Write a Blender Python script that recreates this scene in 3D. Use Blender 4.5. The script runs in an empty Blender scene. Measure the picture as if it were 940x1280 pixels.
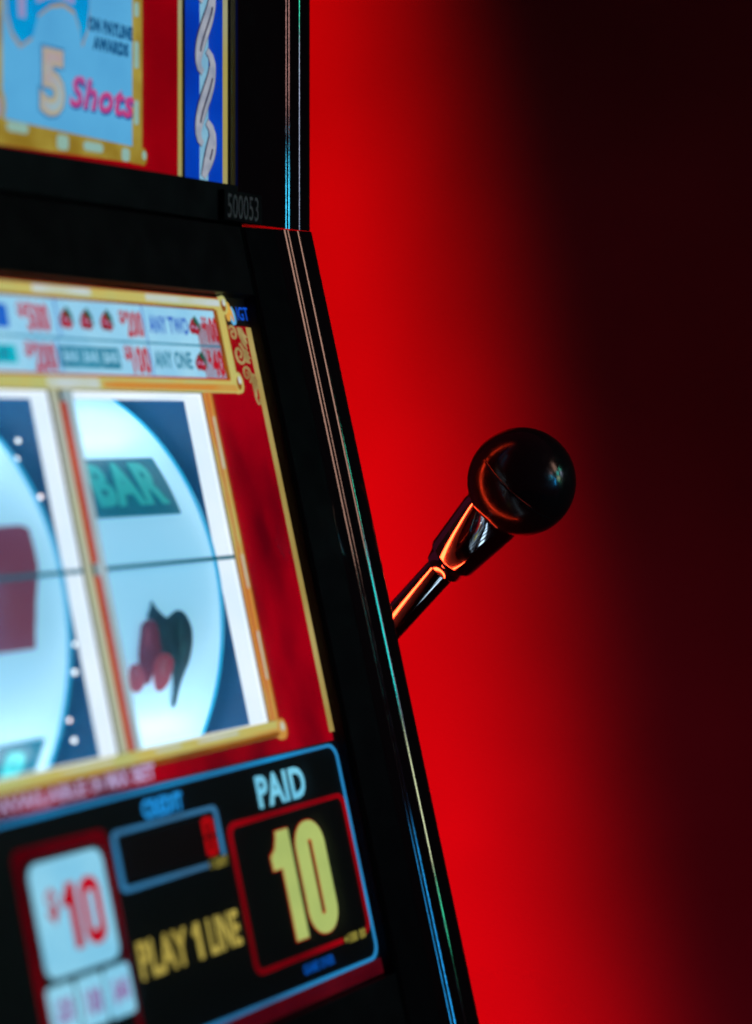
import bpy, bmesh, math, random
from mathutils import Vector, Matrix

random.seed(7)
scene = bpy.context.scene
col = scene.collection

# ------------------------------------------------------------------ camera
CAM_Z = 1.25
F_PX, HORIZON, PH = 2800.0, 530.0, 1280.0
THETA = math.atan((2060.0 - 470.0) / F_PX)      # yaw between the lens axis and the machine's width axis
cam_data = bpy.data.cameras.new('camera')
cam = bpy.data.objects.new('camera', cam_data)
col.objects.link(cam)
cam.location = (0, 0, CAM_Z)
cam.rotation_euler = (math.radians(90), 0, THETA - math.radians(90))
cam_data.sensor_fit = 'VERTICAL'
cam_data.sensor_height = 36.0
cam_data.sensor_width = 36.0 * 940 / 1280
cam_data.lens = F_PX / PH * 36.0
cam_data.shift_y = -(640.0 - HORIZON) / PH
cam_data.clip_start = 0.02
cam_data.clip_end = 50
cam_data.dof.use_dof = True
cam_data.dof.focus_distance = 1.02
cam_data.dof.aperture_fstop = 4.3
cam_data.dof.aperture_blades = 0
scene.camera = cam

# ------------------------------------------------------------------ world, exposure
world = bpy.data.worlds.new('World')
scene.world = world
world.use_nodes = True
wb = world.node_tree.nodes['Background']
wb.inputs[0].default_value = (1.0, 0.10, 0.28, 1)
wb.inputs[1].default_value = 0.036
scene.view_settings.view_transform = 'Standard'
scene.view_settings.look = 'None'
scene.view_settings.exposure = 0
scene.view_settings.gamma = 1
scene.view_settings.use_curve_mapping = False
scene.cycles.use_denoising = True
scene.cycles.max_bounces = 8
scene.cycles.transparent_max_bounces = 12
scene.cycles.caustics_reflective = False
scene.cycles.sample_clamp_indirect = 4.0

# ------------------------------------------------------------------ lamps
def area(name, loc, to, sx, sy, color, power, spread=180.0, up=None):
    d = bpy.data.lights.new(name, 'AREA')
    d.shape = 'RECTANGLE'; d.size = sx; d.size_y = sy
    d.color = color; d.energy = power; d.spread = math.radians(spread)
    o = bpy.data.objects.new(name, d); col.objects.link(o)
    z = (Vector(loc) - Vector(to)).normalized()
    y = Vector(up or (0, 0, 1)); y = (y - z * y.dot(z)).normalized()
    x = y.cross(z)
    m = Matrix((x, y, z)).transposed().to_4x4(); m.translation = Vector(loc)
    o.matrix_world = m
    return o
def radiance(sx, sy, L):            # watts of a lambertian panel of radiance L
    return L * math.pi * sx * sy

SLOPE = math.atan(0.2455)
S_DIR = Vector((0, -math.sin(SLOPE), -math.cos(SLOPE)))     # down the sloping front
# red wall washer mounted behind the cabinet, leaning like its front
area('red_wall_washer', (1.02, 1.04, CAM_Z - 0.10), (2.25, 1.33, CAM_Z - 0.10), 0.14, 1.9,
     (1, 0.0, 0.001), 9.2, spread=29, up=-S_DIR + Vector((0, 0, 0.0)))
area('red_wall_glow', (1.02, 1.00, CAM_Z - 0.70), (2.25, 1.10, CAM_Z - 0.70), 0.20, 1.2,
     (1, 0.003, 0.05), 0.85, spread=62, up=-S_DIR)  # added dim lamp that widens the red falloff on the wall

def room_lamp(name, ang, dist, z0, z1, width, color, L):
    # an upright lamp of the gaming room in front of the machine; ang = degrees right of straight out
    c = Vector((0.85, 0.5, CAM_Z))
    d = Vector((math.sin(math.radians(ang)), -math.cos(math.radians(ang)), 0))
    p = c + d * dist; p.z = CAM_Z + (z0 + z1) / 2
    h = abs(z1 - z0)
    area(name, p, c, width, h, color, radiance(width, h, L) * 0.12, spread=40)
room_lamp('amber_room_lamp', 18, 2.0, 0.55, 1.12, 0.30, (1, 0.56, 0.42), 2.8)
room_lamp('teal_room_lamp', 22, 2.0, 0.33, 0.52, 0.16, (0.02, 0.80, 0.74), 6.5)
room_lamp('lime_room_lamp', 22, 2.0, 0.10, 0.27, 0.16, (0.75, 0.82, 0.5), 8.0)
room_lamp('green_room_lamp', 22, 2.0, 0.0, 0.07, 0.16, (0.05, 0.85, 0.45), 8.0)
room_lamp('blue_room_lamp', 13.0, 2.0, -0.18, 0.17, 0.07, (0.02, 0.42, 1.0), 12.0)
room_lamp('rose_room_lamp', 5, 2.0, 0.42, 0.60, 0.14, (1.0, 0.5, 0.45), 3.0)
room_lamp('cyan_room_lamp', 5, 2.0, 0.22, 0.35, 0.14, (0.05, 0.62, 1.0), 12.0)
room_lamp('pale_room_lamp', 31, 2.0, 0.25, 0.52, 0.12, (0.55, 0.62, 0.85), 5.0)
room_lamp('mint_room_lamp', 31, 2.0, 0.54, 0.66, 0.12, (0.05, 0.9, 0.55), 9.0)

# ------------------------------------------------------------------ materials
def lin(c):
    c = c / 255.0
    return c / 12.92 if c <= 0.04045 else ((c + 0.055) / 1.055) ** 2.4
def rgb(r, g, b):
    return (lin(r), lin(g), lin(b), 1)

def new_mat(name):
    m = bpy.data.materials.new(name); m.use_nodes = True
    nt = m.node_tree; nt.nodes.clear()
    out = nt.nodes.new('ShaderNodeOutputMaterial')
    return m, nt, out

def noise_ramp(nt, c0, c1, scale, lo=0.35, hi=0.65, stretch=(1, 1, 1), detail=3):
    tc = nt.nodes.new('ShaderNodeTexCoord'); mp = nt.nodes.new('ShaderNodeMapping')
    mp.inputs['Scale'].default_value = stretch
    nz = nt.nodes.new('ShaderNodeTexNoise'); nz.inputs['Scale'].default_value = scale
    nz.inputs['Detail'].default_value = detail
    rp = nt.nodes.new('ShaderNodeValToRGB')
    rp.color_ramp.elements[0].position = lo; rp.color_ramp.elements[0].color = c0
    rp.color_ramp.elements[1].position = hi; rp.color_ramp.elements[1].color = c1
    nt.links.new(tc.outputs['Object'], mp.inputs['Vector'])
    nt.links.new(mp.outputs['Vector'], nz.inputs['Vector'])
    nt.links.new(nz.outputs['Fac'], rp.inputs['Fac'])
    return rp

def emit(name, c0, c1=None, strength=1.0, scale=60, stretch=(1, 1, 1), lo=0.35, hi=0.65):
    """backlit print: gives off light, with the print's own slight unevenness"""
    m, nt, out = new_mat(name)
    e = nt.nodes.new('ShaderNodeEmission'); e.inputs['Strength'].default_value = strength
    if c1 is None:
        c1 = tuple(x * 0.86 for x in c0[:3]) + (1,)
    rp = noise_ramp(nt, c0, c1, scale, lo, hi, stretch)
    nt.links.new(rp.outputs['Color'], e.inputs['Color'])
    nt.links.new(e.outputs['Emission'], out.inputs['Surface'])
    return m

def pbr(name, base, rough=0.3, metal=0.0, spec=0.5, base2=None, scale=40, rvar=0.0, emis=None, emis_s=0.0,
        coat=0.0, bump=0.0, bscale=300):
    m, nt, out = new_mat(name)
    b = nt.nodes.new('ShaderNodeBsdfPrincipled')
    b.inputs['Base Color'].default_value = base
    b.inputs['Metallic'].default_value = metal
    b.inputs['Specular IOR Level'].default_value = spec
    b.inputs['Coat Weight'].default_value = coat
    b.inputs['Coat Roughness'].default_value = 0.05
    if base2:
        rp = noise_ramp(nt, base, base2, scale)
        nt.links.new(rp.outputs['Color'], b.inputs['Base Color'])
    b.inputs['Roughness'].default_value = rough
    if rvar:
        r2 = noise_ramp(nt, (rough, rough, rough, 1), (rough + rvar,) * 3 + (1,), scale * 2, 0.4, 0.75, detail=6)
        nt.links.new(r2.outputs['Color'], b.inputs['Roughness'])
    if emis:
        b.inputs['Emission Color'].default_value = emis
        b.inputs['Emission Strength'].default_value = emis_s
    if bump:
        tc = nt.nodes.new('ShaderNodeTexCoord'); nz = nt.nodes.new('ShaderNodeTexNoise')
        nz.inputs['Scale'].default_value = bscale
        bp = nt.nodes.new('ShaderNodeBump'); bp.inputs['Strength'].default_value = bump
        bp.inputs['Distance'].default_value = 0.001
        nt.links.new(tc.outputs['Object'], nz.inputs['Vector'])
        nt.links.new(nz.outputs['Fac'], bp.inputs['Height'])
        nt.links.new(bp.outputs['Normal'], b.inputs['Normal'])
    nt.links.new(b.outputs['BSDF'], out.inputs['Surface'])
    return m

M = {}
M['black'] = pbr('black gloss plastic', (0.006, 0.006, 0.008, 1), 0.12, base2=(0.010, 0.010, 0.012, 1), rvar=0.12)
M['trim'] = pbr('black gloss trim', (0.006, 0.005, 0.006, 1), 0.05, rvar=0.07, spec=0.6, bump=0.012, bscale=1400)
M['satin'] = pbr('black satin panel', (0.003, 0.003, 0.004, 1), 0.35, base2=(0.005, 0.005, 0.006, 1), rvar=0.1, spec=0.1)
M['face'] = pbr('black bezel face', (0.003, 0.003, 0.004, 1), 0.2, base2=(0.004, 0.004, 0.005, 1), rvar=0.04, spec=0.12, scale=60)
M['side'] = pbr('charcoal side laminate', (0.04, 0.04, 0.044, 1), 0.5, base2=(0.055, 0.055, 0.06, 1), scale=25, rvar=0.1)
M['lip'] = pbr('matt black lip', (0.003, 0.003, 0.003, 1), 0.8, spec=0.0, base2=(0.004, 0.004, 0.004, 1))
M['knob'] = pbr('black phenolic knob', (0.006, 0.005, 0.006, 1), 0.15, spec=0.3, rvar=0.12, scale=120, bump=0.02, bscale=900)
M['chrome'] = pbr('chrome', (0.72, 0.72, 0.76, 1), 0.05, metal=1.0, rvar=0.06, scale=120)
M['wall'] = pbr('painted wall', (0.105, 0.097, 0.10, 1), 0.75, base2=(0.155, 0.145, 0.15, 1), scale=2.2, bump=0.15, bscale=500, spec=0.2)  # broad tone patches put the red light's unevenness into the wall colour
M['floor'] = pbr('dark carpet', (0.03, 0.012, 0.014, 1), 0.9, base2=(0.06, 0.015, 0.02, 1), scale=30, bump=0.5)
M['strip_led'] = emit('red light strip', (1, 0.040, 0.010, 1), (1, 0.048, 0.013, 1), 22.0, scale=200)
M['lightbox'] = emit('white light frame', rgb(238, 247, 255), rgb(225, 240, 253), 1.15, scale=30)
M['button'] = emit('lit push button', (0.62, 0.85, 1, 1), (0.55, 0.8, 1, 1), 1.8, scale=20)
M['tube'] = emit('reel lamp tube', (0.80, 0.92, 1, 1), (0.80, 0.92, 1, 1), 7.5)
M['lamp_led'] = emit('bulb', (0.9, 0.97, 1, 1), (0.9, 0.97, 1, 1), 2.2)
M['lamp_led_warm'] = emit('warm bulb', (1, 0.86, 0.85, 1), (1, 0.86, 0.85, 1), 2.6)
M['divider'] = pbr('reel divider', (0.0, 0.035, 0.12, 1), 0.35, base2=(0.001, 0.06, 0.16, 1), spec=0.25, scale=50)
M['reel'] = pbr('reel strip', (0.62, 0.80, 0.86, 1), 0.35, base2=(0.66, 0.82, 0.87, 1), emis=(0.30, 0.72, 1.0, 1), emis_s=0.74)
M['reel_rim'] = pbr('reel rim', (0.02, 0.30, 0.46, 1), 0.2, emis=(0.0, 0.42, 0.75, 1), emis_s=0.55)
M['sym_plate'] = pbr('symbol plate ink', (0.0, 0.09, 0.14, 1), 0.3, base2=(0.0, 0.12, 0.17, 1), emis=(0.0, 0.13, 0.2, 1), emis_s=0.7)
M['sym_teal'] = pbr('symbol teal ink', (0.03, 0.55, 0.55, 1), 0.3, base2=(0.05, 0.62, 0.6, 1), emis=(0.02, 0.5, 0.5, 1), emis_s=0.35)
M['sym_red'] = pbr('symbol red ink', (0.24, 0.015, 0.035, 1), 0.3, base2=(0.38, 0.03, 0.06, 1), scale=90, emis=(0.3, 0.03, 0.06, 1), emis_s=0.12)
M['sym_pink'] = pbr('symbol light red ink', (0.62, 0.09, 0.12, 1), 0.3, base2=(0.5, 0.05, 0.09, 1), scale=90, emis=(0.6, 0.1, 0.14, 1), emis_s=0.15)
M['sym_green'] = pbr('symbol dark green ink', (0.008, 0.07, 0.10, 1), 0.3, base2=(0.02, 0.13, 0.15, 1), scale=90)
M['sym_leaf'] = pbr('symbol leaf ink', (0.03, 0.20, 0.20, 1), 0.3, base2=(0.015, 0.11, 0.13, 1), scale=120)
M['sym_blush'] = pbr('symbol blush ink', (0.8, 0.28, 0.3, 1), 0.3, base2=(0.7, 0.16, 0.2, 1), scale=120)
M['sym_plum'] = pbr('symbol plum ink', (0.34, 0.06, 0.12, 1), 0.3, base2=(0.20, 0.05, 0.14, 1), scale=25, emis=(0.4, 0.1, 0.18, 1), emis_s=0.3)
# backlit prints
M['cell'] = emit('paytable cell print', rgb(160, 216, 242), rgb(140, 202, 236), scale=40)
M['gold'] = emit('gold print', rgb(182, 188, 118), rgb(198, 182, 98), scale=45)
M['gold_pale'] = emit('gold highlight print', rgb(196, 210, 215), rgb(190, 198, 170), scale=40)
M['orange'] = emit('orange gold print', rgb(206, 136, 56), rgb(190, 176, 98), scale=22, stretch=(0.6, 1, 1), lo=0.42, hi=0.6)
M['gold_dark'] = emit('dark gold print', rgb(150, 84, 16), rgb(120, 55, 10), scale=60)
M['rust'] = emit('rust line print', rgb(190, 60, 16), rgb(170, 44, 8), scale=30)
M['olive_print'] = emit('pale olive mullion print', rgb(184, 188, 150), rgb(170, 176, 172), scale=14)
M['grey_print'] = emit('grey mullion print', rgb(168, 188, 198), rgb(150, 172, 180), scale=30)
M['art_red'] = emit('red drape print', rgb(158, 0, 20), rgb(92, 0, 14), scale=30, stretch=(1.2, 0.55, 0.55), lo=0.40, hi=0.72)
M['art_red_dim'] = emit('dim red print', rgb(84, 6, 18), rgb(56, 2, 12), scale=30)
M['scroll'] = emit('scroll print', rgb(176, 158, 104), rgb(140, 116, 70), scale=150)
M['line_gold'] = emit('pale gold line print', rgb(178, 160, 98), rgb(160, 138, 74), scale=30)
M['txt_red'] = emit('red lettering', rgb(190, 0, 28), rgb(172, 0, 24))
M['txt_red_soft'] = emit('soft red lettering', rgb(190, 24, 56), rgb(176, 20, 54))
M['txt_blue'] = emit('blue lettering', rgb(56, 104, 205), rgb(48, 96, 190))
M['txt_teal'] = emit('teal lettering', rgb(40, 135, 165), rgb(30, 120, 150))
M['box_cyan'] = emit('cyan box print', rgb(0, 190, 208), rgb(0, 175, 198))
M['box_blue'] = emit('blue box print', rgb(20, 100, 205), rgb(15, 90, 195))
M['cherry'] = emit('cherry print', rgb(178, 12, 36), rgb(120, 6, 26), scale=400)
M['leaf'] = emit('leaf print', rgb(10, 92, 70), rgb(5, 70, 60), scale=300)
M['logo_blue'] = emit('logo blue', rgb(16, 92, 225), rgb(12, 80, 205))
M['logo_cyan'] = emit('logo cyan', rgb(110, 195, 235), rgb(80, 160, 220), scale=300)
M['logo_yellow'] = emit('logo yellow', rgb(222, 178, 70), rgb(205, 140, 70), scale=300)
M['panel_black'] = pbr('panel black print', (0.002, 0.002, 0.003, 1), 0.4, spec=0.15, base2=(0.003, 0.003, 0.004, 1))
M['line_blue'] = emit('blue line print', rgb(30, 150, 216), rgb(44, 104, 150), scale=12)
M['line_steel'] = emit('steel blue line print', rgb(52, 128, 180), rgb(58, 104, 140), scale=25)
M['line_red'] = emit('red line print', rgb(168, 4, 18), rgb(104, 2, 12), scale=16)
M['paid'] = emit('pale blue lettering', rgb(128, 212, 240), rgb(110, 196, 230))
M['digit'] = emit('yellow digit print', rgb(178, 194, 110), rgb(168, 186, 106))
M['digit_edge'] = emit('digit outline print', rgb(176, 40, 2), rgb(156, 30, 2))
M['gold_txt'] = emit('gold lettering', rgb(190, 172, 84), rgb(178, 158, 72))
M['gold_txt_dim'] = emit('dim gold lettering', rgb(150, 140, 62), rgb(140, 128, 56))
M['credit'] = emit('bright blue lettering', rgb(40, 160, 240), rgb(32, 148, 230))
M['blue_dim'] = emit('dim blue lettering', rgb(8, 84, 176), rgb(6, 74, 160))
M['card'] = emit('pale card print', rgb(146, 212, 238), rgb(128, 200, 232), scale=40)
M['lilac'] = emit('lilac lettering', rgb(190, 174, 216), rgb(176, 160, 206))
M['key_txt'] = emit('plum lettering', rgb(150, 92, 160), rgb(140, 82, 150))
M['led_red'] = emit('red led segment', rgb(196, 8, 16), rgb(180, 4, 12))
M['led_off'] = pbr('dark led window', (0.012, 0.002, 0.003, 1), 0.25)
M['meter_red'] = emit('maroon border print', rgb(96, 2, 12), rgb(62, 0, 8), scale=25)
# top glass (dimmer lamp behind it)
M['t_pale'] = emit('top pale print', rgb(90, 172, 220), rgb(82, 162, 212), scale=30)
M['t_red'] = emit('top red print', rgb(150, 0, 14), rgb(128, 0, 12), scale=18)
M['t_blue'] = emit('top blue print', rgb(4, 66, 186), rgb(2, 46, 160), scale=18)
M['t_gold'] = emit('top gold print', rgb(166, 148, 62), rgb(140, 112, 34), scale=60)
M['t_goldline'] = emit('top gold line print', rgb(150, 158, 140), rgb(168, 152, 74), scale=9, stretch=(0.1, 0.1, 1))
M['t_dark'] = emit('top dark line print', rgb(26, 20, 34), rgb(20, 14, 24))
M['t_glint'] = emit('top glint print', rgb(140, 180, 176), rgb(140, 176, 160))
M['t_rope'] = emit('rope print', rgb(166, 170, 182), rgb(140, 148, 166), scale=160)
M['t_core'] = emit('rope core print', rgb(134, 186, 210), rgb(116, 168, 198), scale=90)
M['t_rope_edge'] = emit('rope outline print', rgb(50, 44, 62), rgb(36, 34, 60))
M['t_ribbon'] = emit('cyan ribbon print', rgb(0, 156, 214), rgb(10, 130, 200), scale=50)
M['t_lilac'] = emit('lilac ribbon print', rgb(140, 140, 196), rgb(156, 150, 176), scale=50)
M['t_brown'] = emit('ribbon edge print', rgb(160, 140, 110), rgb(150, 136, 130))
M['t_five'] = emit('five print', rgb(178, 168, 134), rgb(172, 160, 150), scale=60)
M['t_five2'] = emit('five inner print', rgb(150, 180, 190), rgb(180, 150, 150), scale=60)
M['t_five_edge'] = emit('five outline print', rgb(66, 136, 184), rgb(60, 124, 172))
M['t_shots'] = emit('shots print', rgb(192, 62, 124), rgb(176, 74, 140))
M['t_shots_sh'] = emit('shots shadow print', rgb(40, 72, 150), rgb(34, 66, 140))
M['t_txt'] = emit('top dark blue lettering', rgb(4, 74, 124), rgb(2, 66, 112))
M['serial'] = pbr('grey serial print', (0.05, 0.05, 0.055, 1), 0.5, emis=(0.045, 0.042, 0.045, 1), emis_s=0.16)

def make_glass(name, haze, tint):
    m, nt, out = new_mat(name)
    t = nt.nodes.new('ShaderNodeBsdfTransparent'); t.inputs['Color'].default_value = (0.985, 0.99, 0.99, 1)
    g = nt.nodes.new('ShaderNodeBsdfGlossy'); g.inputs['Roughness'].default_value = 0.02
    lw = nt.nodes.new('ShaderNodeLayerWeight'); lw.inputs['Blend'].default_value = 0.5
    pw = nt.nodes.new('ShaderNodeMath'); pw.operation = 'POWER'; pw.inputs[1].default_value = 5.0
    ma = nt.nodes.new('ShaderNodeMath'); ma.operation = 'MULTIPLY_ADD'; ma.inputs[1].default_value = 0.2; ma.inputs[2].default_value = 0.004
    mx = nt.nodes.new('ShaderNodeMixShader')
    nt.links.new(lw.outputs['Facing'], pw.inputs[0]); nt.links.new(pw.outputs[0], ma.inputs[0])
    nt.links.new(ma.outputs[0], mx.inputs['Fac'])
    nt.links.new(t.outputs['BSDF'], mx.inputs[1]); nt.links.new(g.outputs['BSDF'], mx.inputs[2])
    tl = nt.nodes.new('ShaderNodeBsdfTranslucent')          # translucent share imitating bloom around the bright areas
    tl.inputs['Color'].default_value = tint
    m2 = nt.nodes.new('ShaderNodeMixShader'); m2.inputs['Fac'].default_value = haze
    nt.links.new(mx.outputs['Shader'], m2.inputs[1]); nt.links.new(tl.outputs['BSDF'], m2.inputs[2])
    nt.links.new(m2.outputs['Shader'], out.inputs['Surface'])
    return m
M['glass'] = make_glass('clear glass pane', 0.010, (0.85, 0.92, 1.0, 1))
M['acrylic'] = make_glass('hazy acrylic window', 0.045, (0.10, 0.55, 0.95, 1))

# ------------------------------------------------------------------ frames of reference (metres)
XG = 0.8137            # right edge of the printed glass
XE = 0.8687            # right side of the cabinet
UL = -0.385            # left edge of the printed glass (machine is symmetric about UL/2)
O = Vector((XG, 0.52563, CAM_Z + 0.04145))
N_DIR = Vector((0, -math.cos(SLOPE), math.sin(SLOPE)))
def P(u, w, h=0.0):                                  # on the sloping front: across, down, proud
    return O + Vector((u, 0, 0)) + S_DIR * w + N_DIR * h
YT = 0.5344
def T(u, z, h=0.0):                                  # on the upright top box: across, height over the lens, proud
    return Vector((XG + u, YT - h, CAM_Z + z))
RR, RY, RZ = 0.1061, 0.6123, CAM_Z - 0.0829
def R(u, a, h=0.0):                                  # on a reel: across, angle up in degrees, proud
    a = math.radians(a)
    return Vector((XG + u, RY - (RR + h) * math.cos(a), RZ + (RR + h) * math.sin(a)))

# ------------------------------------------------------------------ mesh helpers
def obj(name, verts, faces, mat, parent=None, smooth=False):
    me = bpy.data.meshes.new(name)
    me.from_pydata([tuple(v) for v in verts], [], faces)
    me.materials.append(mat)
    bm = bmesh.new(); bm.from_mesh(me); bmesh.ops.recalc_face_normals(bm, faces=bm.faces[:]); bm.to_mesh(me); bm.free()
    me.update()
    if smooth:
        for p in me.polygons: p.use_smooth = True
    o = bpy.data.objects.new(name, me); col.objects.link(o)
    if parent: o.parent = parent
    return o

class MB:
    def __init__(s): s.v = []; s.f = []
    def prism(s, top, bot):
        k = len(s.v); n = len(top); s.v += list(top) + list(bot)
        s.f.append(tuple(range(k, k + n))); s.f.append(tuple(range(k + 2 * n - 1, k + n - 1, -1)))
        for i in range(n):
            j = (i + 1) % n
            s.f.append((k + i, k + n + i, k + n + j, k + j))
        return s
    def box(s, mp, a0, a1, b0, b1, h0, h1):
        c = [(a0, b0), (a1, b0), (a1, b1), (a0, b1)]
        return s.prism([mp(a, b, h1) for a, b in c], [mp(a, b, h0) for a, b in c])
    def poly(s, mp, pts, h0, h1):
        return s.prism([mp(a, b, h1) for a, b in pts], [mp(a, b, h0) for a, b in pts])
    def ring(s, mp, outer, inner, h0, h1):
        k = len(s.v); n = len(outer)
        for h in (h1, h0):
            s.v += [mp(a, b, h) for a, b in outer] + [mp(a, b, h) for a, b in inner]
        for i in range(n):
            j = (i + 1) % n
            s.f.append((k + i, k + j, k + n + j, k + n + i))
            s.f.append((k + 2*n + i, k + 3*n + i, k + 3*n + j, k + 2*n + j))
            s.f.append((k + i, k + 2*n + i, k + 2*n + j, k + j))
            s.f.append((k + n + i, k + n + j, k + 3*n + j, k + 3*n + i))
        return s
    def stroke(s, mp, pts, wid, h0, h1, taper=None):
        """a band along a polyline"""
        k = len(s.v); n = len(pts)
        L, Rr = [], []
        for i, (x, y) in enumerate(pts):
            x0, y0 = pts[max(i - 1, 0)]; x1, y1 = pts[min(i + 1, n - 1)]
            dx, dy = x1 - x0, y1 - y0; l = math.hypot(dx, dy) or 1
            w_ = wid * (taper(i / (n - 1)) if taper else 1) / 2
            L.append((x - dy / l * w_, y + dx / l * w_)); Rr.append((x + dy / l * w_, y - dx / l * w_))
        for i in range(n - 1):
            s.poly(mp, [L[i], L[i + 1], Rr[i + 1], Rr[i]], h0, h1)
        return s
    def build(s, name, mat, parent=None, smooth=False):
        return obj(name, s.v, s.f, mat, parent, smooth)

def rrect(a0, a1, b0, b1, r, n=6):
    out = []
    for cx_, cy_, t0 in ((a1 - r, b1 - r, 0), (a0 + r, b1 - r, 90), (a0 + r, b0 + r, 180), (a1 - r, b0 + r, 270)):
        for i in range(n + 1):
            t = math.radians(t0 + 90 * i / n)
            out.append((cx_ + r * math.cos(t), cy_ + r * math.sin(t)))
    return out
def ellipse(ca, cb, ra, rb, n=20, rot=0.0):
    c, s_ = math.cos(rot), math.sin(rot)
    return [(ca + ra * math.cos(t) * c - rb * math.sin(t) * s_, cb + ra * math.cos(t) * s_ + rb * math.sin(t) * c)
            for t in (2 * math.pi * i / n for i in range(n))]

def text(string, mp, a0, a1, b0, b1, h, mat, parent, bold=0.02, shear=0.0, name='lettering', sub=0, sharp=True):
    """flat lettering filling the box a0..a1 (left..right), b0 (bottom) .. b1 (top)"""
    cu = bpy.data.curves.new('t', 'FONT'); cu.body = string; cu.size = 1.0
    cu.offset = bold; cu.shear = shear; cu.resolution_u = 3; cu.space_character = 1.0 + bold * 2.0
    to = bpy.data.objects.new('t', cu); col.objects.link(to)
    me = bpy.data.meshes.new_from_object(to.evaluated_get(bpy.context.evaluated_depsgraph_get()))
    bpy.data.objects.remove(to); bpy.data.curves.remove(cu)
    if sub:
        bm = bmesh.new(); bm.from_mesh(me)
        bmesh.ops.triangulate(bm, faces=bm.faces[:])
        bmesh.ops.subdivide_edges(bm, edges=bm.edges[:], cuts=sub, use_grid_fill=True)
        bm.to_mesh(me); bm.free()
    xs = [v.co.x for v in me.vertices]; ys = [v.co.y for v in me.vertices]
    x0, x1, y0, y1 = min(xs), max(xs), min(ys), max(ys)
    for v in me.vertices:
        a = a0 + (v.co.x - x0) / (x1 - x0) * (a1 - a0)
        b = b0 + (v.co.y - y0) / (y1 - y0) * (b1 - b0)
        v.co = mp(a, b, h)
    me.materials.clear(); me.materials.append(mat)
    for p in me.polygons: p.material_index = 0
    me.name = name
    o = bpy.data.objects.new(name, me); col.objects.link(o)
    o.parent = parent
    return o

def empty(name, loc, parent=None):
    o = bpy.data.objects.new(name, None); col.objects.link(o); o.location = loc; o.empty_display_size = 0.05
    return o

def lathe(prof, origin, axis, name, mat, parent, n=64, smooth_ang=35):
    """prof: (distance along axis, radius)"""
    axis = Vector(axis).normalized()
    e1 = axis.cross(Vector((1, 0, 0)) if abs(axis.x) < 0.9 else Vector((0, 1, 0))).normalized(); e2 = axis.cross(e1)
    v, f = [], []
    for d, r in prof:
        for i in range(n):
            t = 2 * math.pi * i / n
            v.append(Vector(origin) + axis * d + (e1 * math.cos(t) + e2 * math.sin(t)) * r)
    for k in range(len(prof) - 1):
        for i in range(n):
            j = (i + 1) % n
            f.append((k * n + i, k * n + j, (k + 1) * n + j, (k + 1) * n + i))
    f.append(tuple(range(n - 1, -1, -1))); f.append(tuple(range((len(prof) - 1) * n, len(prof) * n)))
    o = obj(name, v, f, mat, parent, True)
    bm = bmesh.new(); bm.from_mesh(o.data); bmesh.ops.recalc_face_normals(bm, faces=bm.faces[:])
    for e in bm.edges:
        if len(e.link_faces) == 2 and e.calc_face_angle(0) > math.radians(smooth_ang): e.smooth = False
    bm.to_mesh(o.data); bm.free()
    return o

def extrude(prof, mp, b0, b1, name, mat, parent, nseg=1, mirror=False):
    """closed profile (a, h) swept along b"""
    if mirror: prof = [(UL - a, h) for a, h in prof][::-1]
    n = len(prof); v, f = [], []
    for k in range(nseg + 1):
        b = b0 + (b1 - b0) * k / nseg
        v += [mp(a, b, h) for a, h in prof]
    for k in range(nseg):
        for i in range(n):
            j = (i + 1) % n
            f.append((k * n + i, k * n + j, (k + 1) * n + j, (k + 1) * n + i))
    f.append(tuple(range(n))); f.append(tuple(range((nseg + 1) * n - 1, nseg * n - 1, -1)))
    o = obj(name, v, f, mat, parent, True)
    bm = bmesh.new(); bm.from_mesh(o.data); bmesh.ops.recalc_face_normals(bm, faces=bm.faces[:])
    for e in bm.edges:
        if len(e.link_faces) == 2 and e.calc_face_angle(0) > math.radians(11): e.smooth = False
    bm.to_mesh(o.data); bm.free()
    return o

# ------------------------------------------------------------------ setting
def setting(name, verts, faces, mat):
    o = obj(name, verts, faces, mat); o['kind'] = 'structure'; return o
def slab(x0, x1, y0, y1, z0, z1):
    v = [(x, y, z) for z in (z0, z1) for x, y in ((x0, y0), (x1, y0), (x1, y1), (x0, y1))]
    return v, [(3, 2, 1, 0), (4, 5, 6, 7), (0, 1, 5, 4), (1, 2, 6, 5), (2, 3, 7, 6), (3, 0, 4, 7)]
setting('wall', *slab(2.25, 2.37, -2.5, 3.0, -0.1, 2.9), M['wall'])
setting('floor', *slab(-2.5, 2.25, -2.5, 3.0, -0.1, 0.0), M['floor'])

# ------------------------------------------------------------------ the slot machine
slot = empty('slot_machine', (XG + UL / 2, 0.75, 0))
slot['label'] = 'black slot machine with glowing reels, printed glass and chrome pull lever'
slot['category'] = 'slot machine'
bpy.context.view_layer.update()
SLOT_INV = slot.matrix_world.inverted()
def under_slot(o):
    o.parent = slot; o.matrix_parent_inverse = SLOT_INV
    return o
def part(o): return under_slot(o)

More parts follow.
